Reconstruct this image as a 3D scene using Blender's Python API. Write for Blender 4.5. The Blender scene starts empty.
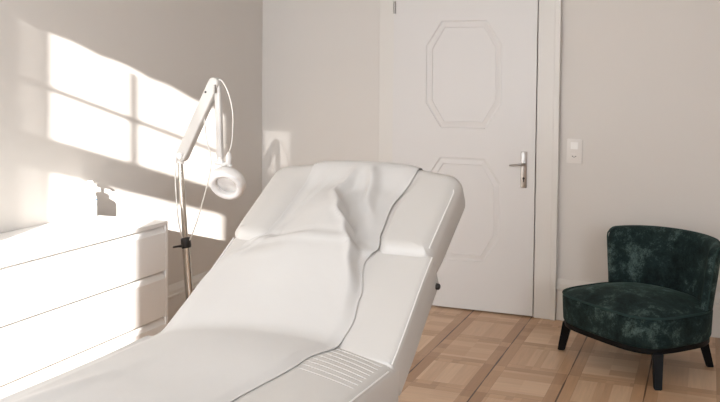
import bpy, bmesh, math, random
from mathutils import Vector, Matrix
from mathutils.geometry import tessellate_polygon
PI = math.pi
SC = bpy.context.scene
COL = SC.collection
random.seed(4)


# ------------------------------------------------------------------ helpers
def srgb(r, g, b):
    def f(c):
        c /= 255.0
        return c / 12.92 if c <= 0.04045 else ((c + 0.055) / 1.055) ** 2.4
    return (f(r), f(g), f(b), 1.0)


def lerp(a, b, t):
    return a + (b - a) * t


def smooth(t):
    t = max(0.0, min(1.0, t))
    return t * t * (3 - 2 * t)


def table(tab, u):
    if u <= tab[0][0]:
        return tab[0][1]
    for (a, va), (b, vb) in zip(tab, tab[1:]):
        if u <= b:
            return lerp(va, vb, smooth((u - a) / (b - a)))
    return tab[-1][1]


class NT:
    """small node-tree writer"""
    def __init__(self, name):
        self.m = bpy.data.materials.new(name)
        self.m.use_nodes = True
        self.t = self.m.node_tree
        self.b = self.t.nodes['Principled BSDF']

    def n(self, typ, **kw):
        nd = self.t.nodes.new(typ)
        for k, v in kw.items():
            setattr(nd, k, v)
        return nd

    def link(self, a, b):
        self.t.links.new(a, b)

    def put(self, sock, v):
        if isinstance(v, bpy.types.NodeSocket):
            self.link(v, sock)
        else:
            sock.default_value = v

    def math(self, op, a, b=0.0, c=None):
        nd = self.n('ShaderNodeMath', operation=op)
        self.put(nd.inputs[0], a)
        self.put(nd.inputs[1], b)
        if c is not None:
            self.put(nd.inputs[2], c)
        return nd.outputs[0]

    def mix(self, f, a, b):
        nd = self.n('ShaderNodeMix', data_type='RGBA')
        self.put(nd.inputs['Factor'], f)
        self.put(nd.inputs[6], a)
        self.put(nd.inputs[7], b)
        return nd.outputs[2]

    def coord(self, which='Object'):
        return self.n('ShaderNodeTexCoord').outputs[which]

    def noise(self, scale, detail=3.0, rough=0.5, vec=None, dist=0.0):
        nd = self.n('ShaderNodeTexNoise')
        nd.inputs['Scale'].default_value = scale
        nd.inputs['Detail'].default_value = detail
        nd.inputs['Roughness'].default_value = rough
        nd.inputs['Distortion'].default_value = dist
        self.link(vec if vec is not None else self.coord(), nd.inputs['Vector'])
        return nd.outputs['Fac']

    def ramp(self, f, stops):
        nd = self.n('ShaderNodeValToRGB')
        el = nd.color_ramp.elements
        while len(el) < len(stops):
            el.new(0.5)
        for e, (p, c) in zip(el, stops):
            e.position = p
            e.color = c
        self.put(nd.inputs[0], f)
        return nd.outputs[0]

    def bump(self, h, strength=0.2, dist=0.01):
        nd = self.n('ShaderNodeBump')
        nd.inputs['Strength'].default_value = strength
        nd.inputs['Distance'].default_value = dist
        self.link(h, nd.inputs['Height'])
        self.link(nd.outputs[0], self.b.inputs['Normal'])

    def base(self, v):
        self.put(self.b.inputs['Base Color'], v)


def plain(name, col, rough=0.5, metal=0.0, noise=None, bump=None, spec=0.5, vary=0.04, coat=0.0):
    k = NT(name)
    c = col
    if noise:
        a = tuple(max(0, x * (1 - vary)) for x in col[:3]) + (1,)
        b = tuple(min(1, x * (1 + vary)) for x in col[:3]) + (1,)
        c = k.mix(k.noise(noise, 4), a, b)
    k.base(c)
    k.b.inputs['Roughness'].default_value = rough
    k.b.inputs['Metallic'].default_value = metal
    k.b.inputs['Specular IOR Level'].default_value = spec
    k.b.inputs['Coat Weight'].default_value = coat
    if bump:
        k.bump(k.noise(bump[0], 3), bump[1], bump[2])
    return k.m


# ------------------------------------------------------------------ materials
M = {}
M['wall'] = plain('wall_paint', srgb(219, 213, 206), 0.75, noise=3, vary=0.015, bump=(90, 0.05, 0.003), spec=0.25)
M['ceiling'] = plain('ceiling_paint', srgb(232, 229, 224), 0.8, noise=3, vary=0.01)
M['gloss_white'] = plain('door_enamel', srgb(221, 217, 213), 0.42, noise=2, vary=0.015, bump=(25, 0.04, 0.004))
M['trim'] = plain('trim_enamel', srgb(222, 217, 210), 0.42, noise=2, vary=0.015)
M['lacquer'] = plain('white_lacquer', srgb(238, 235, 231), 0.4, noise=4, vary=0.008)
M['leather'] = plain('white_leatherette', srgb(199, 194, 188), 0.42, noise=6, vary=0.015, bump=(260, 0.12, 0.002))
M['piping'] = plain('white_piping', srgb(240, 237, 232), 0.4, noise=40, vary=0.02)
M['steel_white'] = plain('white_steel', srgb(208, 204, 199), 0.4, noise=8, vary=0.01)
M['rocker_white'] = plain('rocker_plastic', srgb(246, 243, 238), 0.35, noise=8, vary=0.01)
M['switch_white'] = plain('switch_plastic', srgb(230, 224, 217), 0.4, noise=8, vary=0.01)
M['plastic_white'] = plain('white_plastic', srgb(238, 235, 231), 0.35, noise=8, vary=0.008)
M['chrome'] = plain('chrome', srgb(214, 208, 200), 0.16, metal=1.0, noise=30, vary=0.03)
M['nickel'] = plain('worn_nickel', srgb(158, 152, 146), 0.32, metal=1.0, noise=60, vary=0.15)
M['black'] = plain('black_plastic', srgb(22, 21, 22), 0.4, noise=20, vary=0.1)
M['black_wood'] = plain('black_stained_wood', srgb(9, 9, 10), 0.5, noise=20, vary=0.15, spec=0.15)
M['cord'] = plain('white_cord', srgb(232, 228, 222), 0.5, noise=20, vary=0.02)
M['bottle'] = plain('bottle_plastic', srgb(246, 246, 246), 0.3, noise=10, vary=0.01)
M['keyhole'] = plain('keyhole_dark', srgb(30, 26, 24), 0.6, noise=10, vary=0.1)
M['plaster_dark'] = plain('socket_recess', srgb(120, 112, 104), 0.6, noise=10, vary=0.05)


def label_mat():
    k = NT('blue_print_label')
    s = k.n('ShaderNodeSeparateXYZ')
    k.link(k.coord(), s.inputs[0])
    z = s.outputs[2]
    band = k.math('MULTIPLY', k.math('GREATER_THAN', z, 0.083), k.math('LESS_THAN', z, 0.089))
    band2 = k.math('MULTIPLY', k.math('GREATER_THAN', z, 0.058), k.math('LESS_THAN', z, 0.061))
    c = k.mix(band, srgb(246, 246, 246), srgb(84, 148, 184))
    k.base(k.mix(band2, c, srgb(196, 208, 214)))
    k.b.inputs['Roughness'].default_value = 0.35
    return k.m


M['label'] = label_mat()


def sheet_mat():
    k = NT('white_sheet_cloth')
    a = k.noise(5, 4)
    k.base(k.mix(a, srgb(195, 190, 185), srgb(200, 196, 191)))
    k.b.inputs['Roughness'].default_value = 0.8
    k.b.inputs['Specular IOR Level'].default_value = 0.2
    k.b.inputs['Sheen Weight'].default_value = 0.15
    k.bump(k.noise(14, 3, 0.5, None, 0.6), 0.08, 0.01)
    return k.m


M['sheet'] = sheet_mat()


def velvet_mat():
    k = NT('green_velvet')
    a = k.noise(9, 7, 0.7, None, 0.25)
    b = k.noise(150, 3)
    f = k.math('ADD', k.math('MULTIPLY', a, 0.8), k.math('MULTIPLY', b, 0.2))
    k.base(k.ramp(f, [(0.38, srgb(15, 24, 25)), (0.53, srgb(33, 48, 47)), (0.68, srgb(92, 110, 106))]))
    k.b.inputs['Roughness'].default_value = 0.8
    k.b.inputs['Specular IOR Level'].default_value = 0.12
    k.b.inputs['Sheen Weight'].default_value = 0.2
    k.b.inputs['Sheen Roughness'].default_value = 0.35
    k.b.inputs['Sheen Tint'].default_value = srgb(130, 160, 148)
    k.bump(f, 0.25, 0.006)
    return k.m


M['velvet'] = velvet_mat()

M['lit_velvet_cord'] = plain('lit_velvet_cord', srgb(46, 64, 62), 0.8, noise=60, vary=0.2, spec=0.1)  # lighter than the velvet: light caught on the seams is put into the colour

TX, TY, FX, FY = 0.377, 0.416, 1.562, -0.19


def parquet_mat():
    k = NT('oak_panel_parquet')
    geo = k.n('ShaderNodeNewGeometry').outputs['Position']
    s = k.n('ShaderNodeSeparateXYZ')
    k.link(geo, s.inputs[0])
    X = k.math('DIVIDE', k.math('SUBTRACT', s.outputs[0], FX), TX)
    Y = k.math('DIVIDE', k.math('SUBTRACT', s.outputs[1], FY), TY)
    ix, iy = k.math('FLOOR', X), k.math('FLOOR', Y)
    fx, fy = k.math('SUBTRACT', X, ix), k.math('SUBTRACT', Y, iy)
    ex = k.math('MINIMUM', fx, k.math('SUBTRACT', 1.0, fx))       # distance to the tile edge in x
    ey = k.math('MINIMUM', fy, k.math('SUBTRACT', 1.0, fy))
    par = k.math('MODULO', k.math('ABSOLUTE', k.math('ADD', ix, iy)), 2.0)
    bx, by = 0.155, 0.125
    inx = k.math('GREATER_THAN', ex, bx)
    iny = k.math('GREATER_THAN', ey, by)
    centre = k.math('MULTIPLY', inx, iny)
    sidestrip = k.math('SUBTRACT', 1.0, inx)                       # the full-length side strips
    # planks of the centre field, turned a quarter from tile to tile
    along = k.math('ADD', k.math('MULTIPLY', fx, par), k.math('MULTIPLY', fy, k.math('SUBTRACT', 1.0, par)))
    pl = k.math('FLOOR', k.math('MULTIPLY', along, 5.0))
    cmb = k.n('ShaderNodeCombineXYZ')
    k.link(k.math('ADD', ix, k.math('MULTIPLY', pl, 0.37)), cmb.inputs[0])
    k.link(k.math('ADD', iy, k.math('MULTIPLY', pl, 0.61)), cmb.inputs[1])
    k.link(k.math('ADD', k.math('ADD', centre, k.math('MULTIPLY', sidestrip, 2.0)), k.math('MULTIPLY', k.math('GREATER_THAN', fx, 0.5), 5.0)), cmb.inputs[2])
    wn = k.n('ShaderNodeTexWhiteNoise', noise_dimensions='3D')
    k.link(cmb.outputs[0], wn.inputs['Vector'])
    rnd = wn.outputs['Value']

    def grain(sx, sy):
        mp = k.n('ShaderNodeMapping')
        mp.inputs['Scale'].default_value = (sx, sy, 1)
        k.link(geo, mp.inputs['Vector'])
        return k.noise(1.0, 5, 0.6, mp.outputs[0], 0.4)
    gx, gy = grain(4, 70), grain(70, 4)
    yy = k.math('ADD', k.math('MULTIPLY', k.math('MULTIPLY', centre, par), 1.0), k.math('MULTIPLY', sidestrip, 1.0))
    g = k.math('ADD', k.math('MULTIPLY', gy, yy), k.math('MULTIPLY', gx, k.math('SUBTRACT', 1.0, yy)))
    light = k.mix(rnd, srgb(198, 160, 126), srgb(218, 186, 154))
    cmb2 = k.n('ShaderNodeCombineXYZ')
    k.link(ix, cmb2.inputs[0])
    k.link(iy, cmb2.inputs[1])
    wn2 = k.n('ShaderNodeTexWhiteNoise', noise_dimensions='3D')
    k.link(cmb2.outputs[0], wn2.inputs['Vector'])
    tone = k.math('MULTIPLY', k.math('ADD', wn2.outputs['Value'], rnd), 0.5)
    side = k.mix(tone, srgb(166, 126, 92), srgb(204, 164, 128))
    cross = k.mix(rnd, srgb(184, 145, 111), srgb(206, 168, 133))
    c = k.mix(sidestrip, cross, side)
    c = k.mix(centre, c, light)
    dark = k.mix(1.0, c, c)
    gm = k.math('ADD', k.math('MULTIPLY', g, 0.34), 0.83)
    mul = k.n('ShaderNodeMix', data_type='RGBA', blend_type='MULTIPLY')
    mul.inputs[0].default_value = 1.0
    k.link(dark, mul.inputs[6])
    cc = k.n('ShaderNodeCombineColor')
    for i in range(3):
        k.link(gm, cc.inputs[i])
    k.link(cc.outputs[0], mul.inputs[7])
    col = mul.outputs[2]
    # open joints: wide between the columns of panels, fine elsewhere
    wear = k.math('SUBTRACT', k.math('MULTIPLY', k.noise(2.6, 2, 0.5, geo), 0.034), 0.008)
    jx = k.math('LESS_THAN', ex, wear)
    jy = k.math('LESS_THAN', ey, 0.0045)
    ix1 = k.math('LESS_THAN', k.math('ABSOLUTE', k.math('SUBTRACT', ex, bx)), 0.0028)
    iy1 = k.math('MULTIPLY', k.math('LESS_THAN', k.math('ABSOLUTE', k.math('SUBTRACT', ey, by)), 0.0028), inx)
    fine = k.math('MAXIMUM', k.math('MAXIMUM', ix1, iy1), jy)
    col = k.mix(k.math('MULTIPLY', fine, 0.28), col, srgb(96, 62, 42))
    col = k.mix(k.math('MULTIPLY', jx, 0.9), col, srgb(58, 34, 22))
    k.base(col)
    k.b.inputs['Roughness'].default_value = 0.36
    k.b.inputs['Specular IOR Level'].default_value = 0.45
    k.bump(k.math('SUBTRACT', 1.0, k.math('MAXIMUM', jx, fine)), 0.25, 0.002)
    return k.m


M['parquet'] = parquet_mat()


def pane_mat():
    k = NT('sun_dimming_film')
    tr = k.n('ShaderNodeBsdfTransparent')
    tr.inputs[0].default_value = (1, 1, 1, 1)
    tl = k.n('ShaderNodeBsdfTranslucent')
    tl.inputs[0].default_value = (0.9, 0.9, 0.88, 1)
    mx = k.n('ShaderNodeMixShader')
    n = k.noise(9, 2)
    k.link(k.math('ADD', k.math('MULTIPLY', n, 0.04), FILM), mx.inputs[0])
    k.link(tr.outputs[0], mx.inputs[1])
    k.link(tl.outputs[0], mx.inputs[2])
    k.link(mx.outputs[0], k.t.nodes['Material Output'].inputs[0])
    return k.m


FILM = 0.76
M['film'] = pane_mat()
FILM = 0.70
M['net'] = pane_mat()


# ------------------------------------------------------------------ mesh writing
def obj(name, bm, mat, parent=None, smooth_angle=None, kind=None):
    me = bpy.data.meshes.new(name)
    bmesh.ops.recalc_face_normals(bm, faces=bm.faces)
    bm.to_mesh(me)
    bm.free()
    mats = mat if isinstance(mat, (list, tuple)) else [mat]
    for m in mats:
        me.materials.append(m)
    o = bpy.data.objects.new(name, me)
    COL.objects.link(o)
    if parent:
        o.parent = parent
    if smooth_angle is not None:
        for p in me.polygons:
            p.use_smooth = True
        if smooth_angle < 179:
            me.set_sharp_from_angle(angle=math.radians(smooth_angle))
    if kind:
        o['kind'] = kind
    return o


def thing(name, label, cat, loc=(0, 0, 0), rotz=0.0, group=None):
    o = bpy.data.objects.new(name, None)
    o.empty_display_size = 0.1
    COL.objects.link(o)
    o.location = loc
    o.rotation_euler = (0, 0, rotz)
    o['label'] = label
    o['category'] = cat
    if group:
        o['group'] = group
    return o


def add_box(bm, x0, x1, y0, y1, z0, z1, bev=0.0, seg=2):
    r = bmesh.ops.create_cube(bm, size=1.0)
    vs = r['verts']
    for v in vs:
        v.co = Vector(((x0 + x1) / 2 + v.co.x * (x1 - x0), (y0 + y1) / 2 + v.co.y * (y1 - y0), (z0 + z1) / 2 + v.co.z * (z1 - z0)))
    if bev > 0:
        es = set(e for v in vs for e in v.link_edges)
        bmesh.ops.bevel(bm, geom=list(es), offset=bev, segments=seg, profile=0.5, affect='EDGES')
    return bm


def box(*a, **k):
    return add_box(bmesh.new(), *a, **k)


def add_tube(bm, pts, rad, n=12, cap=True):
    """a round bar along pts; rad a number or one per point"""
    P = [Vector(p) for p in pts]
    R = rad if isinstance(rad, (list, tuple)) else [rad] * len(P)
    rings = []
    t0 = (P[1] - P[0]).normalized()
    up = Vector((0, 0, 1)) if abs(t0.z) < 0.9 else Vector((1, 0, 0))
    nrm = t0.cross(up).normalized()
    for i, p in enumerate(P):
        if i == 0:
            t = (P[1] - P[0]).normalized()
        elif i == len(P) - 1:
            t = (P[-1] - P[-2]).normalized()
        else:
            t = ((P[i + 1] - p).normalized() + (p - P[i - 1]).normalized()).normalized()
        nrm = (nrm - t * nrm.dot(t)).normalized()
        bn = t.cross(nrm)
        rings.append([bm.verts.new(p + (nrm * math.cos(2 * PI * k / n) + bn * math.sin(2 * PI * k / n)) * R[i]) for k in range(n)])
    for a, b in zip(rings, rings[1:]):
        for k in range(n):
            bm.faces.new((a[k], a[(k + 1) % n], b[(k + 1) % n], b[k]))
    if cap:
        bm.faces.new(rings[0][::-1])
        bm.faces.new(rings[-1])
    return bm


def tube(*a, **k):
    return add_tube(bmesh.new(), *a, **k)


def add_lathe(bm, prof, n=32, mat=Matrix.Identity(4)):
    rings = []
    for r, z in prof:
        if r < 1e-6:
            rings.append([bm.verts.new(mat @ Vector((0, 0, z)))])
        else:
            rings.append([bm.verts.new(mat @ Vector((r * math.cos(2 * PI * k / n), r * math.sin(2 * PI * k / n), z))) for k in range(n)])
    for a, b in zip(rings, rings[1:]):
        for k in range(n):
            k2 = (k + 1) % n
            if len(a) == 1 and len(b) == 1:
                continue
            if len(a) == 1:
                bm.faces.new((a[0], b[k2], b[k]))
            elif len(b) == 1:
                bm.faces.new((a[k], a[k2], b[0]))
            else:
                bm.faces.new((a[k], a[k2], b[k2], b[k]))
    return bm


def lathe(prof, n=32, mat=Matrix.Identity(4)):
    return add_lathe(bmesh.new(), prof, n, mat)


def add_prism(bm, poly, axis, a0, a1, bev=0.0, seg=2):
    """poly = 2D outline; axis 'x': poly in (y,z); 'y': (x,z); 'z': (x,y)"""
    def P(p, a):
        return {'x': (a, p[0], p[1]), 'y': (p[0], a, p[1]), 'z': (p[0], p[1], a)}[axis]
    lo = [bm.verts.new(P(p, a0)) for p in poly]
    hi = [bm.verts.new(P(p, a1)) for p in poly]
    fs = [bm.faces.new(lo[::-1]), bm.faces.new(hi)]
    n = len(poly)
    for i in range(n):
        fs.append(bm.faces.new((lo[i], lo[(i + 1) % n], hi[(i + 1) % n], hi[i])))
    if bev > 0:
        es = set(e for f in fs for e in f.edges)
        bmesh.ops.bevel(bm, geom=list(es), offset=bev, segments=seg, profile=0.5, affect='EDGES')
    return bm


def prism(*a, **k):
    return add_prism(bmesh.new(), *a, **k)


def rrect(x0, x1, y0, y1, r, n=6):
    """rounded rectangle outline, counter-clockwise; r one radius or (bl, br, tr, tl)"""
    rs = r if isinstance(r, (list, tuple)) else (r,) * 4
    out = []
    for (cx, cy, a0, rr) in ((x0 + rs[0], y0 + rs[0], PI, rs[0]), (x1 - rs[1], y0 + rs[1], 1.5 * PI, rs[1]),
                             (x1 - rs[2], y1 - rs[2], 0, rs[2]), (x0 + rs[3], y1 - rs[3], 0.5 * PI, rs[3])):
        for i in range(n + 1):
            a = a0 + (PI / 2) * i / n
            out.append((cx + rr * math.cos(a), cy + rr * math.sin(a)))
    return out


def resample(poly, step):
    out = []
    n = len(poly)
    for i in range(n):
        a, b = Vector(poly[i]), Vector(poly[(i + 1) % n])
        d = (b - a).length
        if d < 1e-7:
            continue
        k = max(1, int(round(d / step)))
        for j in range(k):
            out.append(tuple(a.lerp(b, j / k)))
    return out


def slab(outline, t, r_top, r_bot, dome=0.0, fn=None, rings=8, step=0.03):
    """an upholstered slab: outline in (u,v), thickness t from w=-t to w=0, rounded edges, domed top. fn maps (u,v,w) to 3D.
    Returns bm and the ring where the top rounding starts (for the piping)"""
    pts = resample(outline, step)
    n = len(pts)
    nor = []
    for i in range(n):
        a, b = Vector(pts[i - 1]), Vector(pts[(i + 1) % n])
        d = (b - a).normalized()
        nor.append(Vector((d.y, -d.x)))
    c = Vector((sum(p[0] for p in pts) / n, sum(p[1] for p in pts) / n))
    prof = []
    K = 5
    for i in range(K + 1):
        a = PI / 2 * i / K
        prof.append((r_bot * (1 - math.sin(a)), -t + r_bot * (1 - math.cos(a))))
    for i in range(K + 1):
        a = PI / 2 * i / K
        prof.append((r_top * (1 - math.cos(a)), -r_top + r_top * math.sin(a)))
    bm = bmesh.new()
    fn = fn or (lambda u, v, w: (u, v, w))

    def ring(inset, w, s=1.0):
        out = []
        for p, m in zip(pts, nor):
            q = Vector(p) - m * inset
            q = c + (q - c) * s
            out.append(bm.verts.new(fn(q.x, q.y, w)))
        return out
    rs = [ring(i, w) for i, w in prof]
    for k in range(1, rings):
        s = 1 - k / rings
        rs.append(ring(r_top, dome * (1 - s ** 2.2), s))
    for a, b in zip(rs, rs[1:]):
        for i in range(n):
            bm.faces.new((a[i], a[(i + 1) % n], b[(i + 1) % n], b[i]))
    top = bm.verts.new(fn(c.x, c.y, dome))
    for i in range(n):
        bm.faces.new((rs[-1][i], rs[-1][(i + 1) % n], top))
    # underside
    lo = ring(r_bot, -t, 0.5)
    for i in range(n):
        bm.faces.new((rs[0][(i + 1) % n], rs[0][i], lo[i], lo[(i + 1) % n]))
    bot = bm.verts.new(fn(c.x, c.y, -t))
    for i in range(n):
        bm.faces.new((lo[(i + 1) % n], lo[i], bot))
    pr = [fn(*(Vector(p) - m * r_top * 0.25), -r_top * 0.35) for p, m in zip(pts, nor)]
    return bm, pr


def plate_with_holes(outer, holes, fn):
    """flat plate with polygon holes: fn maps 2D to 3D"""
    bm = bmesh.new()
    loops = [[Vector((p[0], p[1], 0)) for p in outer]] + [[Vector((p[0], p[1], 0)) for p in h] for h in holes]
    flat = [v for l in loops for v in l]
    bv = [bm.verts.new(fn(v.x, v.y)) for v in flat]
    for t in tessellate_polygon(loops):
        try:
            bm.faces.new([bv[i] for i in t])
        except ValueError:
            pass
    return bm


# ------------------------------------------------------------------ setting
ROOM_X, REAR, CEIL = 5.8, -6.1, 2.95
BACK, RET = -9.0, 2.30          # the room goes on behind the camera, right of the return wall
RB = RET + (REAR - BACK) / 3.2            # the return wall runs slantwise to here
plan = [(-0.3, 0.3), (-0.3, REAR - 0.02), (RET - 0.15, REAR - 0.02), (RB - 0.15, BACK - 0.2), (ROOM_X + 0.3, BACK - 0.2), (ROOM_X + 0.3, 0.3)]
obj('floor', prism(plan, 'z', -0.1, 0.0), M['parquet'], kind='structure')
obj('ceiling', prism(plan, 'z', CEIL, CEIL + 0.1), M['ceiling'], kind='structure')
obj('wall_back', box(-0.3, ROOM_X + 0.3, 0.0, 0.3, 0.0, CEIL), M['wall'], kind='structure')
obj('wall_right', box(ROOM_X, ROOM_X + 0.3, BACK, 0.0, 0.0, CEIL), M['wall'], kind='structure')
obj('wall_left', box(-0.3, 0.0, REAR, 0.0, 0.0, CEIL), M['wall'], kind='structure')


# rear wall: the sun comes in through window_1, a small top light, window_2, and an added opening
def wx(y0):        # place along the rear wall that throws its light to y0 on the left wall
    return (y0 - REAR) / 3.3


def wz(zp):
    return zp - 0.271 * (REAR + 2.3)


W1 = (wx(-2.33), wx(-0.52), 0.86, wz(1.735))
W2 = (wx(0.06), wx(0.74), wz(1.45), wz(1.752))  # kept to the top pane so that no sun reaches the bed
W5 = (0.14, 1.02)  # unseen opening added left of window_1, lets in more sun for bounce
RW = [(-0.3, W5[0], 0, CEIL), (W5[0], W5[1], 0, W1[2]), (W5[0], W5[1], W1[3], CEIL), (W5[1], W1[0], 0, CEIL), (W1[0], W1[1], 0, W1[2]), (W1[1], W2[0], 0, CEIL), (W2[0], W2[1], 0, W2[2]), (W2[0], W2[1], W2[3], CEIL), (W2[1], RET, 0, CEIL)]
bm = bmesh.new()
for (a, b, c, d) in RW:
    add_box(bm, a, b, REAR - 0.02, REAR, c, d)
# head of the window, scalloped to give the sunlight a wavy upper edge
top = [(W1[0], CEIL), (W1[1], CEIL)]
low = []
for i in range(41):
    t = i / 40
    low.append((lerp(W1[1], W1[0], t), W1[3] + 0.012 * abs(math.sin(t * PI * 4.2 + 0.5)) - 0.004 + 0.018 * math.sin(t * PI)))
add_prism(bm, top + low, 'y', REAR - 0.02, REAR)
add_prism(bm, [(RET - 0.1, REAR), (RB - 0.1, BACK), (RB, BACK), (RET, REAR)], 'z', 0, CEIL)
add_box(bm, RB - 0.1, ROOM_X + 0.3, BACK - 0.2, BACK, 0, CEIL)
obj('wall_rear', bm, M['wall'], kind='structure')
RWY, RWZ = -7.2, 2.05  # added frame around the right-hand fill light; the wall behind is closed
bm = bmesh.new()
for yy in (RWY - 1.4, RWY - 0.04, RWY + 1.32):
    add_box(bm, ROOM_X - 0.05, ROOM_X, yy, yy + 0.08, RWZ - 0.8, RWZ + 0.8)
for zz in (RWZ - 0.8, RWZ + 0.72):
    add_box(bm, ROOM_X - 0.05, ROOM_X, RWY - 1.4, RWY + 1.4, zz, zz + 0.08)
obj('fill_light_frame', bm, M['trim'], kind='structure')
bm = bmesh.new()
yb0, yb1 = REAR - 0.014, REAR - 0.004
for a, b, z in ((-2.155, -2.115, W1[2]), (-1.508, -1.432, wz(1.10))):
    add_box(bm, wx(a), wx(b), yb0, yb1, z, W1[3])
add_box(bm, W1[0], W1[1], yb0, yb1, wz(1.466), wz(1.490))
add_box(bm, W1[0], W1[1], yb0, yb1, wz(1.072), wz(1.238))
win = obj('window_1', bm, M['trim'], kind='structure')
bm = bmesh.new()
for a in (W5[0], 0.56, W5[1] - 0.03):
    add_box(bm, a, a + 0.03, yb0, yb1, W1[2], W1[3])
add_box(bm, W5[0], W5[1], yb0, yb1, wz(1.072), wz(1.238))
obj('added_opening_bars', bm, M['trim'], kind='structure')  # bars of the added opening
obj('net_curtain', box(W1[0], wx(-2.155), REAR - 0.009, REAR - 0.008, W1[2], W1[3]), M['net'], win)
w2 = obj('window_2', box(W2[0], W2[1], yb0, yb1, wz(1.49), wz(1.50)), M['trim'], kind='structure')
obj('added_sun_film', box(W2[0], W2[1], REAR - 0.0095, REAR - 0.0085, W2[2], W2[3]), M['film'], w2)  # unseen film added to thin the sun to a faint patch

# skirting boards
BASE_Z = 0.258
prof = [(0, 0), (0.022, 0), (0.022, 0.185), (0.027, 0.19), (0.027, 0.2), (0.02, 0.205), (0.02, 0.225), (0.012, 0.245), (0.006, BASE_Z), (0, BASE_Z)]
obj('baseboard_left', prism([(p[0], p[1]) for p in prof], 'y', REAR, 0.0), M['trim'], kind='structure')
bm = bmesh.new()
rp = [(-p[0], p[1]) for p in prof]
add_prism(bm, rp, 'x', 0.0, 0.895)
add_prism(bm, rp, 'x', 2.09, ROOM_X)
obj('baseboard_back', bm, M['trim'], kind='structure')

# door: casing, leaf with two eight-sided panels
DX0, DX1, DTOP = 1.0, 1.946, 2.36
bm = bmesh.new()
add_box(bm, 0.896, 0.998, -0.024, 0, 0, DTOP + 0.1, 0.003)
obj('trim_1', bm, M['trim'], kind='structure')
bm = bmesh.new()
add_box(bm, 1.951, 2.086, -0.03, 0, 0, DTOP + 0.1, 0.004)
add_box(bm, 2.055, 2.089, -0.04, -0.028, 0, DTOP + 0.1, 0.003)
obj('trim_2', bm, M['trim'], kind='structure')
obj('trim_3', box(0.896, 2.089, -0.03, 0, DTOP + 0.005, DTOP + 0.14, 0.004), M['trim'], kind='structure')


def octo(x0, x1, z0, z1, cx, cz, d=0.0):
    k = d * 0.41
    x0 += d; x1 -= d; z0 += d; z1 -= d
    cx -= k * 1.3; cz -= k * 1.3
    return [(x0 + cx, z0), (x1 - cx, z0), (x1, z0 + cz), (x1, z1 - cz), (x1 - cx, z1), (x0 + cx, z1), (x0, z1 - cz), (x0, z0 + cz)]


YF = -0.036                                   # front face of the leaf
PAN = [(1.227, 1.728, 1.182, 1.872, 0.103, 0.158), (1.227, 1.728, 0.325, 0.990, 0.103, 0.158)]
holes = [octo(*p) for p in PAN]
bm = plate_with_holes([(DX0, 0.012), (DX1, 0.012), (DX1, DTOP), (DX0, DTOP)], holes, lambda x, z: (x, YF, z))
steps = [(0.0, 0.0), (0.003, 0.0065), (0.014, 0.0075), (0.034, 0.0035), (0.041, 0.002), (0.044, 0.007)]
for p in PAN:
    rings = [[bm.verts.new((x, YF + dy, z)) for x, z in octo(*p, d=d)] for d, dy in steps]
    for a, b in zip(rings, rings[1:]):
        for i in range(8):
            bm.faces.new((a[i], a[(i + 1) % 8], b[(i + 1) % 8], b[i]))
    bm.faces.new(rings[-1])
bmesh.ops.remove_doubles(bm, verts=bm.verts, dist=1e-5)
# edges and back of the leaf
fr = [(DX0, 0.012), (DX1, 0.012), (DX1, DTOP), (DX0, DTOP)]
a = [bm.verts.new((x, YF, z)) for x, z in fr]
b = [bm.verts.new((x, -0.002, z)) for x, z in fr]
for i in range(4):
    bm.faces.new((a[i], a[(i + 1) % 4], b[(i + 1) % 4], b[i]))
bm.faces.new(b)
bmesh.ops.remove_doubles(bm, verts=bm.verts, dist=1e-5)
door = obj('door_1', bm, M['gloss_white'], kind='structure')
# long nickel lock plate with lever
bm = prism(rrect(1.858, 1.897, 0.818, 1.046, 0.004, 3), 'y', YF - 0.007, YF, 0.0015)
plate = obj('door_handle', bm, M['nickel'], door, 40)
bm = tube([(1.8775, YF - 0.006, 0.968), (1.8775, YF - 0.045, 0.968), (1.8705, YF - 0.054, 0.968), (1.858, YF - 0.057, 0.967), (1.815, YF - 0.055, 0.962), (1.796, YF - 0.052, 0.961)],
          [0.009, 0.008, 0.0075, 0.0068, 0.0062, 0.005], 14)
add_lathe(bm, [(0, 0), (0.015, 0), (0.014, 0.008), (0, 0.01)], 20, Matrix.Translation((1.8775, YF - 0.006, 0.968)) @ Matrix.Rotation(PI / 2, 4, 'X'))
obj('lever', bm, M['nickel'], plate, 60)
bm = lathe([(0, 0), (0.008, 0), (0.008, 0.0015), (0, 0.0015)], 16, Matrix.Translation((1.8775, YF - 0.0065, 0.878)) @ Matrix.Rotation(PI / 2, 4, 'X'))
add_box(bm, 1.8745, 1.8805, YF - 0.0082, YF - 0.006, 0.855, 0.878)
obj('keyhole', bm, M['keyhole'], plate)
for hz in (1.965, 0.30):
    bm = tube([(1.007, YF - 0.004, hz - 0.04), (1.007, YF - 0.004, hz + 0.04)], 0.0085, 12)
    obj('hinge', bm, M['nickel'], door, 50)

# light switch
sw = thing('light_switch', 'white two-gang wall switch and socket plate beside the door frame', 'light switch', (2.181, 0, 1.059))
obj('cover_plate', prism(rrect(-0.046, 0.046, -0.075, 0.075, 0.006), 'y', -0.010, 0, 0.002), M['switch_white'], sw, 40)
obj('rocker', prism(rrect(-0.022, 0.022, 0.012, 0.056, 0.003), 'y', -0.015, -0.009, 0.0015), M['rocker_white'], sw, 40)
bm = prism(rrect(-0.022, 0.022, -0.056, -0.012, 0.008), 'y', -0.0125, -0.009, 0.001)
so = obj('socket_insert', bm, M['switch_white'], sw, 40)
bm = bmesh.new()
for dx, dz in ((-0.009, -0.032), (0.009, -0.032), (0.0, -0.037)):
    add_lathe(bm, [(0, 0), (0.0032, 0), (0.0032, 0.0012), (0, 0.0012)], 10, Matrix.Translation((dx, -0.0122, dz)) @ Matrix.Rotation(PI / 2, 4, 'X'))
obj('contact_hole', bm, M['keyhole'], so)

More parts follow.
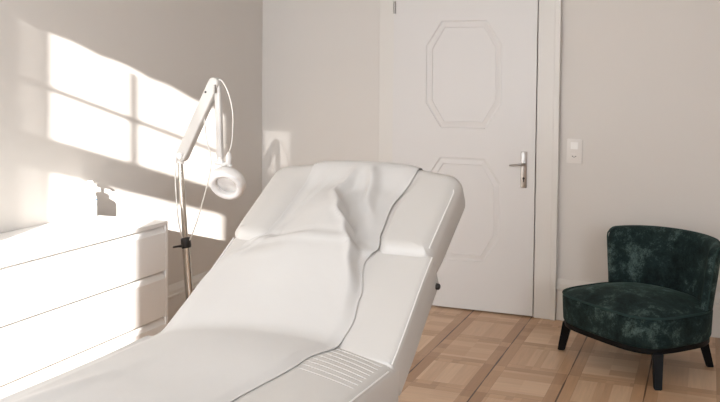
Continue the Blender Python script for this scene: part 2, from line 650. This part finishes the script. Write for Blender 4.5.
# ------------------------------------------------------------------ dresser
DRY1, DRX = -1.854, 0.48
DRY0 = DRY1 - 1.60
dr = thing('dresser', 'low white six-drawer dresser standing against the sunlit wall', 'dresser', (0.24, (DRY0 + DRY1) / 2, 0))
hx, hy = 0.24, 0.80          # half sizes; local x forward into the room
obj('top_panel', box(-hx + 0.003, hx, -hy, hy, 0.764, 0.782, 0.0012), M['lacquer'], dr)
for s in (-1, 1):
    y0, y1 = (hy - 0.018, hy) if s > 0 else (-hy, -hy + 0.018)
    obj('side_panel', box(-hx + 0.03, hx, y0, y1, 0.0, 0.7635, 0.0012), M['lacquer'], dr)
bm = bmesh.new()
add_box(bm, -hx + 0.03, -hx + 0.036, -hy + 0.018, hy - 0.018, 0.02, 0.763)
add_box(bm, -hx + 0.036, hx - 0.05, -0.009, 0.009, 0.02, 0.763)
add_box(bm, hx - 0.035, hx - 0.02, -hy + 0.018, hy - 0.018, 0.0, 0.083)
add_box(bm, -hx + 0.036, hx - 0.05, -hy + 0.018, hy - 0.018, 0.07, 0.083)
obj('carcass', bm, M['lacquer'], dr)
for row in range(3):
    for c in (-1, 1):
        zt = 0.7605 - 0.2270 * row
        zb = zt - 0.2200
        ya, yb = (0.0012, hy - 0.0195) if c > 0 else (-hy + 0.0195, -0.0012)
        p = [(hx - 0.001, zb), (hx - 0.001, zt - 0.032), (hx - 0.020, zt - 0.002), (hx - 0.026, zt - 0.002), (hx - 0.026, zb)]
        bm = prism(p, 'y', ya, yb)
        add_box(bm, -hx + 0.06, hx - 0.0265, ya + 0.02, yb - 0.02, zb + 0.02, zt - 0.03)
        obj('drawer', bm, M['lacquer'], dr)

# pump bottle
bt = thing('pump_bottle', 'small white pump bottle with blue print on the sunlit dresser top', 'bottle', (0.046, -1.900, 0.782), math.radians(-35))
obj('body', lathe([(0, 0), (0.030, 0), (0.033, 0.003), (0.033, 0.092), (0.031, 0.102), (0.022, 0.112), (0.013, 0.118), (0.0125, 0.128), (0, 0.128)], 32), M['bottle'], bt, 40)
obj('label', lathe([(0.0334, 0.030), (0.0335, 0.031), (0.0335, 0.094), (0.0334, 0.095)], 32), M['label'], bt, 40)
bm = lathe([(0, 0.118), (0.016, 0.118), (0.016, 0.134), (0.012, 0.140), (0.0045, 0.141), (0.0045, 0.168), (0.013, 0.169), (0.013, 0.181), (0.010, 0.184), (0, 0.184)], 24)
add_tube(bm, [(0, 0, 0.177), (0.02, 0, 0.179), (0.038, 0, 0.177), (0.044, 0, 0.170)], [0.006, 0.0055, 0.005, 0.0045], 10)
obj('pump', bm, M['bottle'], bt, 45)

# ------------------------------------------------------------------ treatment bed
TH = math.radians(32)
CT, ST = math.cos(TH), math.sin(TH)
bed = thing('treatment_bed', 'white padded treatment bed with raised backrest and headrest in the middle', 'treatment bed', (1.71, -3.1, 0), math.radians(-2.5))
BW, ZS = 0.402, 0.65
FOOT = -1.45
# seat and leg section; the padding swells towards the crease
def bulge(x, y):
    return 0.036 * max(0.0, 1 - (x / BW) ** 2) * smooth((y + 0.42) / 0.40)


bm, pr = slab(rrect(-BW, BW, FOOT, 0.085, (0.09, 0.09, 0.03, 0.03)), 0.15, 0.022, 0.03, 0.001, lambda u, v, w: (u, v, ZS + w + bulge(u, v) * smooth((w + 0.10) / 0.10)), rings=24)
obj('seat_cushion', bm, M['leather'], bed, 60)


for sg in (-1, 1):
    pts = [(sg * (BW - 0.0045), lerp(FOOT + 0.09, -0.008, i / 30), ZS - 0.0045) for i in range(31)]
    obj('piping', tube(pts, 0.0023, 8), M['piping'], bed, 60)
# stitched pleats across the seat next to the crease
bm = bmesh.new()
for i in range(8):
    pts = []
    for j in range(25):
        x = lerp(-BW + 0.03, BW - 0.028, j / 24)
        y = bulge(x, 0.0) / 0.64 - 0.012 - 0.027 * i
        pts.append((x, y, ZS + bulge(x, y) - 0.0006))
    add_tube(bm, pts, 0.0024, 8)
obj('pleats', bm, M['leather'], bed, 180)


def back_fn(off):
    return lambda u, v, w: (u, v * CT - (w + off) * ST, ZS + v * ST + (w + off) * CT)


fnb = back_fn(0.0)
bo = [(x if x < 0 else x * (1 - 0.045 * smooth(v / 0.5)), v) for x, v in resample(rrect(-BW + 0.001, BW - 0.001, 0.012, 0.497, (0.012, 0.012, 0.03, 0.03)), 0.03)]
bm, pr = slab(bo, 0.155, 0.022, 0.035, 0.001, fnb, rings=10)
obj('backrest', bm, M['leather'], bed, 60)
for sg in (-1, 1):
    pts = []
    for i in range(25):
        v = lerp(0.022, 0.478, i / 24)
        hw = (BW - 0.001) * (1 - (0.045 * smooth(v / 0.5) if sg > 0 else 0.0))
        pts.append(fnb(sg * (hw - 0.0045), v, -0.0045))
    obj('piping', tube(pts, 0.0023, 8), M['piping'], bed, 60)
# the headrest: two side pads around a lower middle field, rounded shoulders, slightly arched top edge
HR, HL, HW, HC_R = 0.048, 0.410, 0.380, 0.075
out = [(-0.385, 0.472), (-0.36, 0.464), (0.34, 0.464), (0.365, 0.472), (HW - 0.004, 0.50), (HW, 0.56), (HW, 0.837)]
for i in range(1, 10):
    a = (PI / 2) * i / 9
    out.append((HW - HC_R * (1 - math.cos(a)), 0.837 + HC_R * math.sin(a)))
for i in range(1, 14):
    x = lerp(HW - HC_R, HC_R - HL, i / 14)
    out.append((x, 0.912 + 0.036 * math.sin(PI * i / 14) ** 0.8))
for i in range(0, 10):
    a = PI / 2 + (PI / 2) * i / 9
    out.append((-HL + HC_R * (1 + math.cos(a)), 0.837 + HC_R * math.sin(a)))
out += [(-HL, 0.56), (-HL + 0.004, 0.50)]
SINK = 0.030


def head_top(x):
    t = max(0.0, min(1.0, (HW - HC_R - x) / (HW + HL - 2 * HC_R)))
    return 0.912 + 0.036 * math.sin(PI * t) ** 0.8


def channel(x, s):
    l = smooth((x + 0.30) / 0.10)
    r = smooth((table([(0.45, 0.215), (0.56, 0.20), (0.70, 0.195), (0.92, 0.235)], s) - x) / 0.035)
    return l * r * smooth((0.91 - s) / 0.14)


def fnh(u, v, w):
    k = channel(u, v) * smooth((w + 0.06) / 0.06)
    return back_fn(0.028)(u, v, w - SINK * k)


bm, pr = slab(out, 0.155, HR, 0.05, 0.002, fnh, rings=26, step=0.012)
obj('headrest', bm, M['leather'], bed, 60)
bm = bmesh.new()
for sx in (1,):
    pts = []
    for i in range(17):
        v = lerp(0.50, 0.86, i / 16)
        pts.append(back_fn(0.028)(sx * ((HW if sx > 0 else HL) - 0.014 - 0.05 * smooth((v - 0.79) / 0.1)), v, -0.0115))
    bm2 = tube(pts, 0.0025, 8)
    obj('piping', bm2, M['piping'], bed, 60)
bm.free()
# under-frame
bm = bmesh.new()
add_box(bm, -0.30, 0.30, FOOT + 0.1, -0.02, ZS - 0.20, ZS - 0.152, 0.006)
obj('seat_frame', bm, M['steel_white'], bed)
for x in (-0.27, 0.23):
    bm = prism([(0.03 * CT + 0.157 * ST, ZS + 0.03 * ST - 0.157 * CT), (0.80 * CT + 0.14 * ST, ZS + 0.80 * ST - 0.14 * CT), (0.80 * CT + 0.165 * ST, ZS + 0.80 * ST - 0.165 * CT), (0.03 * CT + 0.20 * ST, ZS + 0.03 * ST - 0.20 * CT)], 'x', x, x + 0.04)
    obj('back_frame', bm, M['steel_white'], bed)
bm = bmesh.new()
add_box(bm, -0.13, 0.13, -0.95, -0.45, 0.08, ZS - 0.20, 0.02)
obj('column', bm, M['steel_white'], bed)
obj('base_plate', box(-0.28, 0.28, -1.25, -0.15, 0.0, 0.08, 0.02), M['steel_white'], bed)
# black adjusting knob behind the joint of headrest and backrest
k0 = Vector((0.330, 0.440, 0.796))
bm = tube([k0, k0 + Vector((0.05, 0.0, 0.0))], 0.006, 10)
add_lathe(bm, [(0, 0), (0.009, 0.0), (0.0115, 0.005), (0.0105, 0.018), (0.007, 0.021), (0, 0.021)], 16, Matrix.Translation(k0 + Vector((0.045, 0, 0))) @ Matrix.Rotation(PI / 2, 4, 'Y'))
obj('knob', bm, M['black'], bed, 45)
bm = bmesh.new()
add_box(bm, 0.30, 0.362, 0.405, 0.45, 0.775, 0.83, 0.004)
obj('knob_bracket', bm, M['steel_white'], bed)


# ------------------------------------------------------------------ the sheet on the bed
# s runs along the bed: negative on the seat, 0 at the crease, positive up the back
def bed_surf(s, x=0.0):
    """point (y,z) and normal of the upholstery's front, the crease and the top edge rounded out"""
    if s > 0.2:
        w = 0.028 * smooth((s - 0.43) / 0.08)
        if s > 0.42:
            w += (0.003 - SINK * channel(x, s)) * smooth((s - 0.45) / 0.05)
        S1, R1 = head_top(x) - HR, HR + 0.004
        if s > S1:
            a = min(1.45, (s - S1) / R1)
            q, w = S1 + R1 * math.sin(a), w - R1 * (1 - math.cos(a))
            ca, sa = math.cos(a), math.sin(a)
            return (q * CT - w * ST, ZS + q * ST + w * CT), (-ST * ca + CT * sa, CT * ca + ST * sa)
        return (s * CT - w * ST, ZS + s * ST + w * CT), (-ST, CT)
    def h(y):
        a, b, k = ZS + bulge(x, y), ZS + y * ST / CT, 0.022
        t = max(k - abs(a - b), 0.0) / k
        return max(a, b) + t * t * k / 4
    y = s if s < 0 else s * CT
    d = (h(y + 0.004) - h(y - 0.004)) / 0.008
    q = math.sqrt(1 + d * d)
    return (y, h(y)), (-d / q, 1 / q)


LEFT = [(-1.5, -0.41), (0.0, -0.408), (0.22, -0.40), (0.36, -0.385), (0.44, -0.33), (0.50, -0.255), (0.60, -0.245), (0.88, -0.235), (0.93, -0.235)]
RIGHT = [(-1.5, 0.09), (-0.8, 0.10), (-0.41, 0.130), (-0.113, 0.178), (0.06, 0.215), (0.15, 0.222), (0.25, 0.205), (0.42, 0.160), (0.49, 0.185), (0.56, 0.165), (0.70, 0.155), (0.91, 0.20), (0.95, 0.2)]
RIDGE = [(-1.5, 0.3), (0.05, 0.3), (0.15, 0.24), (0.25, 0.20), (0.42, 0.125), (0.53, 0.065), (0.62, 0.00), (0.74, -0.062), (0.80, -0.045), (0.93, -0.03)]


def hump(x, c, w):
    return math.exp(-((x - c) / w) ** 2)


def lift(s, x, l, r):
    h = 0.0085
    rg = table(RIDGE, s)
    on = smooth((s - 0.05) / 0.15) * smooth((0.915 - s) / 0.08)
    # the sheet stretches over the step between backrest and headrest, left of a sharp ridge
    span = 0.052 * hump(s, 0.47, 0.20) + 0.044 * hump(s, 0.68, 0.13)
    side = smooth((rg - x) / 0.030 + 0.6)
    fade = smooth((x - l) / 0.24)
    h += on * span * side * fade
    h += on * 0.008 * hump(x, rg - 0.012, 0.016) * smooth((s - 0.3) / 0.2)
    # loose fold running up the headrest right of the ridge
    c2 = table([(0.42, 0.165), (0.55, 0.125), (0.75, 0.055), (0.92, 0.02)], s)
    h += on * 0.030 * hump(x, c2, 0.022) * smooth((s - 0.56) / 0.2)
    # shallow crease lines from the left shoulder
    c3 = -0.235 - 0.75 * (0.50 - s)
    h += on * 0.006 * hump(x, c3, 0.014) * hump(s, 0.42, 0.12)
    c4 = -0.17 - 0.28 * (0.75 - s)
    h += on * 0.005 * hump(x, c4, 0.016) * hump(s, 0.75, 0.13)
    # slack on the seat
    if s < 0:
        h += 0.004 * smooth(-s / 0.2) * (0.5 + 0.5 * math.sin(9 * x + 5 * s))
        h += 0.010 * hump(x, -0.30 + 0.18 * (s + 0.55), 0.03) * hump(s, -0.62, 0.25)
    e = min(x - l, r - x)
    return lerp(0.0032, h, smooth(e / 0.045))


bm = bmesh.new()
NS, NX = 220, 96
DRAPE = 6
grid = []
for i in range(NS + 1):
    s = lerp(FOOT - 0.01, 0.962, i / NS)
    l, r = table(LEFT, s), table(RIGHT, s)
    row = []
    drop = 0.05 * smooth((-0.02 - s) / 0.3)
    for j in range(DRAPE):
        t = 1 - j / DRAPE
        (y, z), (ny, nz) = bed_surf(s, l)
        if drop > 0.002:
            row.append(bm.verts.new((l - 0.012 - 0.004 * math.sin(s * 17) * t, y, z + 0.008 - drop * t)))
        else:
            row.append(bm.verts.new((l - 0.0005 * t, y + ny * 0.0032, z + nz * 0.0032 - 0.0003 * t)))
    for j in range(NX + 1):
        x = lerp(l, r, j / NX)
        (y, z), (ny, nz) = bed_surf(s, x)
        h = lift(s, x, l, r)
        row.append(bm.verts.new((x, y + ny * h, z + nz * h)))
    grid.append(row)
for a, b in zip(grid, grid[1:]):
    for j in range(len(a) - 1):
        bm.faces.new((a[j], a[j + 1], b[j + 1], b[j]))
sheet = obj('cover_sheet', bm, M['sheet'], None, 180)
sheet.location = (1.71, -3.1, 0)
sheet.rotation_euler = (0, 0, math.radians(-2.5))
md = sheet.modifiers.new('thick', 'SOLIDIFY')
md.thickness = 0.0012
md.offset = 1
es = sheet.modifiers.new('edges', 'EDGE_SPLIT')
es.split_angle = math.radians(50)
sheet['label'] = 'thin white cover sheet draped along the treatment bed from headrest to foot'
sheet['category'] = 'sheet'

# ------------------------------------------------------------------ magnifying lamp on its stand
LX, LY = 0.459, -1.6
lamp = thing('magnifying_lamp', 'white magnifying lamp on a chrome stand between dresser and bed', 'lamp', (LX, LY, 0))


def Q(x, z, y=LY):
    return Vector((x - LX, y - LY, z))


hub = (0, 0)
bm = bmesh.new()
for i in range(5):
    a = 2 * PI * i / 5 + 0.314
    c, s = math.cos(a), math.sin(a)
    add_tube(bm, [(0.02 * c, 0.02 * s, 0.085), (0.12 * c, 0.12 * s, 0.078), (0.21 * c, 0.21 * s, 0.062)], [0.018, 0.016, 0.012], 10)
add_lathe(bm, [(0, 0.05), (0.035, 0.05), (0.038, 0.06), (0.036, 0.105), (0.027, 0.12), (0, 0.12)], 24)
obj('base', bm, M['steel_white'], lamp, 50)
for i in range(5):
    a = 2 * PI * i / 5 + 0.314
    c, s = math.cos(a), math.sin(a)
    bm = lathe([(0, -0.011), (0.022, -0.011), (0.025, -0.007), (0.025, 0.007), (0.022, 0.011), (0, 0.011)], 20,
               Matrix.Translation((0.21 * c, 0.21 * s, 0.025)) @ Matrix.Rotation(a, 4, 'Z') @ Matrix.Rotation(PI / 2, 4, 'X'))
    add_tube(bm, [(0.21 * c, 0.21 * s, 0.03), (0.21 * c, 0.21 * s, 0.066)], 0.006, 8)
    obj('caster', bm, M['black'], lamp, 50)
pB, pM, pT = Q(0.459, 0.100), Q(0.417, 0.622), Q(0.382, 1.046)
obj('lower_pole', tube([pB, pM], 0.021, 24), M['chrome'], lamp, 60)
obj('upper_pole', tube([pM - Vector((0, 0, 0.02)), pT], 0.0145, 24), M['chrome'], lamp, 60)
bm = tube([Q(0.421, 0.598), Q(0.419, 0.608), Q(0.415, 0.647), Q(0.414, 0.652)], [0.024, 0.027, 0.025, 0.020], 24)
col = obj('clamp_collar', bm, M['black'], lamp, 50)
bm = tube([Q(0.413, 0.611, LY - 0.025), Q(0.393, 0.609, LY - 0.032), Q(0.362, 0.603, LY - 0.035)], [0.008, 0.006, 0.005], 10)
obj('clamp_lever', bm, M['black'], col, 50)


def beam(a, b, wa, wb, depth, round_a=True):
    """a flat-sided arm with rounded ends lying in the x-z plane, from a to b"""
    d = (b - a)
    L = d.length
    d.normalize()
    n = Vector((-d.z, 0, d.x))
    P = []
    for i in range(9):
        t = PI / 2 + PI * i / 8
        P.append(a + d * math.cos(t) * wa + n * math.sin(t) * wa)
    for i in range(9):
        t = -PI / 2 + PI * i / 8
        P.append(b + d * math.cos(t) * wb + n * math.sin(t) * wb)
    return prism([(p.x, p.z) for p in P], 'y', a.y - depth / 2, a.y + depth / 2, 0.008, 3)


A0, A1 = Q(0.396, 1.082), Q(0.592, 1.463)
obj('lower_arm', beam(A0, A1, 0.031, 0.030, 0.05), M['steel_white'], lamp, 35)
bm = tube([Q(0.382, 1.042), Q(0.388, 1.071)], 0.02, 20)
add_lathe(bm, [(0, -0.032), (0.016, -0.032), (0.018, -0.029), (0.018, 0.029), (0.016, 0.032), (0, 0.032)], 20, Matrix.Translation(A0) @ Matrix.Rotation(PI / 2, 4, 'X'))
obj('elbow_joint', bm, M['plastic_white'], lamp, 40)
bm = lathe([(0, -0.029), (0.005, -0.029), (0.005, 0.029), (0, 0.029)], 12, Matrix.Translation(Q(0.552, 1.417)) @ Matrix.Rotation(PI / 2, 4, 'X'))
obj('screw', bm, M['black'], lamp, 40)
U0, U1 = Q(0.606, 1.446, LY + 0.005), Q(0.621, 1.081, LY + 0.005)
obj('upper_arm', beam(U1, U0, 0.0165, 0.0165, 0.03), M['steel_white'], lamp, 35)
bm = bmesh.new()
add_box(bm, 0.604 - LX, 0.612 - LX, -0.034, -0.015, 1.412, 1.456, 0.002)
obj('arm_stop', bm, M['nickel'], lamp)
# head: ring tube housing with lens, facing down to the left
HC = Q(0.671, 0.950, LY - 0.01)
cam_dir = Vector((2.947 - 0.6, -5.445 + 1.5, 1.486 - 0.95)).normalized()
rt = Vector((0.92, 0.374, 0)).normalized()
upv = rt.cross(-cam_dir).normalized()
upv = cam_dir.cross(rt).normalized()
face = (cam_dir * 0.72 + (rt * -0.45 - upv * 0.89).normalized() * 0.69).normalized()
zq = face.to_track_quat('Z', 'Y').to_matrix().to_4x4()
HM = Matrix.Translation(HC) @ zq
head = obj('lamp_head', lathe([(0.056, 0.010), (0.058, 0.018), (0.068, 0.027), (0.080, 0.026), (0.092, 0.016), (0.097, 0.0), (0.097, -0.018), (0.090, -0.030), (0.070, -0.036), (0.060, -0.034), (0.056, -0.022), (0.056, 0.010)], 48, HM), M['plastic_white'], lamp, 60)


def lens_mat():
    k = NT('lens_glass')
    k.base(srgb(250, 250, 250))
    k.b.inputs['Roughness'].default_value = 0.05
    k.b.inputs['Transmission Weight'].default_value = 0.45
    k.b.inputs['IOR'].default_value = 1.45
    n = k.noise(4, 1)
    k.put(k.b.inputs['Coat Weight'], k.math('MULTIPLY', n, 0.3))
    return k.m


obj('lens', lathe([(0, 0.010), (0.03, 0.007), (0.0565, 0.0), (0.0565, -0.006), (0.03, -0.010), (0, -0.012)], 40, HM), lens_mat(), head, 60)
obj('lamp_cover', lathe([(0.0585, 0.0190), (0.068, 0.0275), (0.078, 0.0275), (0.089, 0.0195), (0.0885, 0.0215), (0.078, 0.0300), (0.068, 0.0300), (0.0585, 0.0205)], 48, HM), M['bottle'], head, 60)
# bracket between arm and head
bm = tube([Q(0.625, 1.085), Q(0.624, 1.056), Q(0.638, 1.047), Q(0.657, 1.046)], [0.012, 0.013, 0.012, 0.010], 12)
add_lathe(bm, [(0, -0.026), (0.011, -0.026), (0.012, -0.022), (0.012, 0.022), (0, 0.026)], 16, Matrix.Translation(Q(0.618, 1.054)) @ Matrix.Rotation(PI / 2, 4, 'Y'))
add_tube(bm, [Q(0.652, 1.046), Q(0.668, 1.056), Q(0.683, 1.042), HC + (HM.to_3x3() @ Vector((0, 0, -0.02))) + upv * 0.07], [0.010, 0.012, 0.012, 0.012], 12)
obj('head_bracket', bm, M['plastic_white'], lamp, 50)
bm = tube([Q(0.671, 1.051), Q(0.674, 1.085), Q(0.675, 1.100), Q(0.676, 1.115)], [0.013, 0.017, 0.013, 0.004], 14)
obj('plug', bm, M['plastic_white'], lamp, 60)


def spline(pts, n=10):
    P = [Vector(p) for p in pts]
    P = [P[0] * 2 - P[1]] + P + [P[-1] * 2 - P[-2]]
    out = []
    for i in range(1, len(P) - 2):
        p0, p1, p2, p3 = P[i - 1:i + 3]
        for k in range(n):
            t = k / n
            out.append(0.5 * ((2 * p1) + (p2 - p0) * t + (2 * p0 - 5 * p1 + 4 * p2 - p3) * t * t + (3 * p1 - p0 - 3 * p2 + p3) * t ** 3))
    out.append(P[-2])
    return out


obj('cord', tube(spline([Q(0.593, 1.478), Q(0.632, 1.475), Q(0.671, 1.412), Q(0.695, 1.324), Q(0.698, 1.225), Q(0.689, 1.149), Q(0.676, 1.110)]), 0.0034, 8), M['cord'], lamp, 180)
obj('cord', tube(spline([Q(0.527, 1.305), Q(0.531, 1.256), Q(0.544, 1.169), Q(0.570, 1.066), Q(0.554, 0.964), Q(0.497, 0.775), Q(0.449, 0.657), Q(0.423, 0.622)]), 0.0034, 8), M['cord'], lamp, 180)
obj('cord', tube(spline([Q(0.379, 1.071, LY - 0.03), Q(0.366, 1.012, LY - 0.02), Q(0.369, 0.895, LY - 0.02), Q(0.384, 0.749, LY - 0.02), Q(0.408, 0.652, LY - 0.02)]), 0.0034, 8), M['cord'], lamp, 180)

# ------------------------------------------------------------------ velvet chair
ch = thing('accent_chair', 'low dark green velvet chair with black wooden legs by the door', 'chair', (2.648, -0.643, 0), math.radians(-39.3))


def seat_outline(k=1.0, dx=0.0):
    o = []
    for i in range(120):
        a = 2 * PI * i / 120
        c, s = math.cos(a), math.sin(a)
        e = 0.5 if s < 0 else 0.95
        o.append((k * (0.358 + dx) * math.copysign(abs(c) ** e, c), k * ((0.352 if s < 0 else 0.30) + dx) * math.copysign(abs(s) ** e, s)))
    return o


bm, pr = slab(seat_outline(), 0.157, 0.022, 0.02, 0.058, lambda u, v, w: (u * (1 + 0.12 * (w + 0.02) - 1.6 * (w + 0.08) ** 2 + 0.006), v * (1 + 0.12 * (w + 0.02) - 1.6 * (w + 0.08) ** 2 + 0.006), 0.342 + w) if w < 0 else (u, v, 0.342 + w), rings=14, step=0.02)
obj('seat', bm, M['velvet'], ch, 60)
k0 = next(i for i in range(len(pr)) if pr[i][1] < 0.10 and pr[i - 1][1] >= 0.10)
run = [p for p in pr[k0:] + pr[:k0] if p[1] < 0.10]
obj('piping', tube([(p[0] * 1.004, p[1] * 1.004, p[2] + 0.005) for p in run], 0.0065, 8), M['lit_velvet_cord'], ch, 180)
# backrest: a curved shell that flares upwards
bm = bmesh.new()
NA, NH = 44, 16
AMAX = math.radians(77)
TK = 0.056
sec = [(0.0, i / 9) for i in range(9)]            # (depth, height) round the shell, depth 0 outside
for i in range(9):
    a = PI * i / 8
    sec.append((TK / 2 - TK / 2 * math.cos(a), 0.93 + 0.07 * math.sin(a)))
sec += [(TK, 0.93 * (1 - i / 9)) for i in range(1, 10)]


def back_pt(t, h, d):
    a = t * AMAX
    rx, ry = 0.338 + 0.055 * h - d, 0.285 + 0.06 * h - d
    return rx * math.sin(a), ry * math.cos(a) ** 0.9


rings, edge_line = [], []
for i in range(NA + 1):
    t = lerp(-1, 1, i / NA)
    edge = max(0.0, (abs(t) - 0.88) / 0.12)
    top = 0.676 - 0.020 * abs(t) ** 2.5 - 0.075 * (1 - math.sqrt(max(0, 1 - edge ** 2)))
    shrink = math.sqrt(max(0.10, 1 - 0.9 * edge ** 2))
    ringv = []
    for d, h in sec:
        x, y = back_pt(t, h, TK / 2 + (d - TK / 2) * shrink)
        ringv.append(bm.verts.new((x, y, lerp(0.20, top, h))))
    rings.append(ringv)
for a, b in zip(rings, rings[1:]):
    for k in range(len(sec)):
        k2 = (k + 1) % len(sec)
        bm.faces.new((a[k], a[k2], b[k2], b[k]))
bm.faces.new(rings[0][::-1])
bm.faces.new(rings[-1])
obj('backrest', bm, M['velvet'], ch, 70)
# cord along the outer edge of the backrest
def back_top(t):
    edge = max(0.0, (abs(t) - 0.88) / 0.12)
    return 0.676 - 0.020 * abs(t) ** 2.5 - 0.075 * (1 - math.sqrt(max(0, 1 - edge ** 2)))


pts = []
for sg in (-1, 1):
    side = []
    for i in range(14):
        z = lerp(0.30, back_top(0.985) - 0.012, i / 13)
        x, y = back_pt(0.985 * sg, (z - 0.2) / 0.47, 0.008)
        side.append((x, y, z))
    if sg < 0:
        pts += side
        for i in range(61):
            t = lerp(-0.975, 0.975, i / 60)
            x, y = back_pt(t, 0.985, 0.010)
            pts.append((x, y, back_top(t) - 0.004))
    else:
        pts += side[::-1]
obj('backrest_piping', tube(pts, 0.0045, 8), M['lit_velvet_cord'], ch, 180)
# black rail and legs
bm, _ = slab(seat_outline(0.965), 0.026, 0.003, 0.003, 0.0, lambda u, v, w: (u, v, 0.1875 + w), rings=3, step=0.03)
obj('rail', bm, M['black_wood'], ch, 40)
for bx, by, tx, ty in ((-0.352, -0.252, -0.318, -0.236), (0.343, -0.262, 0.312, -0.236), (0.225, 0.252, 0.205, 0.205), (-0.225, 0.252, -0.205, 0.205)):
    bm = bmesh.new()
    q = math.atan2(by, bx)
    lo, hi = [], []
    for k in range(4):
        a = q + PI / 4 + PI / 2 * k
        lo.append(bm.verts.new((bx + 0.026 * math.cos(a), by + 0.026 * math.sin(a), 0.0)))
    for k in range(4):
        a = q + PI / 4 + PI / 2 * k
        hi.append(bm.verts.new((tx + 0.036 * math.cos(a), ty + 0.036 * math.sin(a), 0.168)))
    bm.faces.new(lo[::-1])
    bm.faces.new(hi)
    for i in range(4):
        bm.faces.new((lo[i], lo[(i + 1) % 4], hi[(i + 1) % 4], hi[i]))
    bmesh.ops.bevel(bm, geom=list(bm.edges), offset=0.004, segments=2, affect='EDGES')
    obj('leg', bm, M['black_wood'], ch, 40)

# ------------------------------------------------------------------ light
w = bpy.data.worlds.new('sky')
SC.world = w
w.use_nodes = True
bg = w.node_tree.nodes['Background']
bg.inputs[0].default_value = (1.0, 0.96, 0.92, 1)
bg.inputs[1].default_value = 1.0


def light(name, typ, loc, direction, energy, **kw):
    l = bpy.data.lights.new(name, typ)
    l.energy = energy
    for k, v in kw.items():
        setattr(l, k, v)
    o = bpy.data.objects.new(name, l)
    COL.objects.link(o)
    o.location = loc
    o.rotation_euler = Vector(direction).to_track_quat('-Z', 'Y').to_euler()
    return o


light('sun', 'SUN', (1.5, -9, 5), (-1, 3.3, -0.895), 22.0, angle=math.radians(0.38), color=(1.0, 0.975, 0.945))
# sky daylight at the rear windows; the right-hand area light is added fill
light('sky_at_rear_windows', 'AREA', ((W5[0] + W1[1]) / 2, REAR + 0.03, (W1[2] + W1[3]) / 2), (0, 1, 0), 58, shape='RECTANGLE', size=W1[1] - W5[0], size_y=W1[3] - W1[2], color=(0.79, 0.885, 1.0))
light('right_fill_light', 'AREA', (ROOM_X - 0.04, RWY, RWZ), (-1, 0, 0), 138, shape='RECTANGLE', size=2.6, size_y=1.4, color=(0.79, 0.885, 1.0))  # added fill before the closed right wall, brightens the left wall
SC.view_settings.view_transform = 'Standard'
SC.view_settings.look = 'None'
SC.view_settings.gamma = 1.0
SC.view_settings.use_curve_mapping = False
SC.view_settings.exposure = 0.17

# ------------------------------------------------------------------ camera
F, PITCH, ROLL, YAW = 865.9954, 0.0409, 0.0089, 0.3835
cam = bpy.data.cameras.new('camera')
co = bpy.data.objects.new('camera', cam)
COL.objects.link(co)
fw0, r0, u0 = Vector((-math.sin(YAW), math.cos(YAW), 0)), Vector((math.cos(YAW), math.sin(YAW), 0)), Vector((0, 0, 1))
fwd = math.cos(PITCH) * fw0 - math.sin(PITCH) * u0
up = math.sin(PITCH) * fw0 + math.cos(PITCH) * u0
R = math.cos(ROLL) * r0 + math.sin(ROLL) * up
U = -math.sin(ROLL) * r0 + math.cos(ROLL) * up
mw = Matrix((R, U, -fwd)).transposed().to_4x4()
mw.translation = Vector((2.9473, -5.4451, 1.4859))
co.matrix_world = mw
cam.sensor_fit = 'HORIZONTAL'
cam.sensor_width = 36.0
cam.lens = F / 720 * 36.0
cam.shift_y = -85.5929 / 720       # principal point above the frame's centre
cam.clip_start = 0.02
SC.camera = co
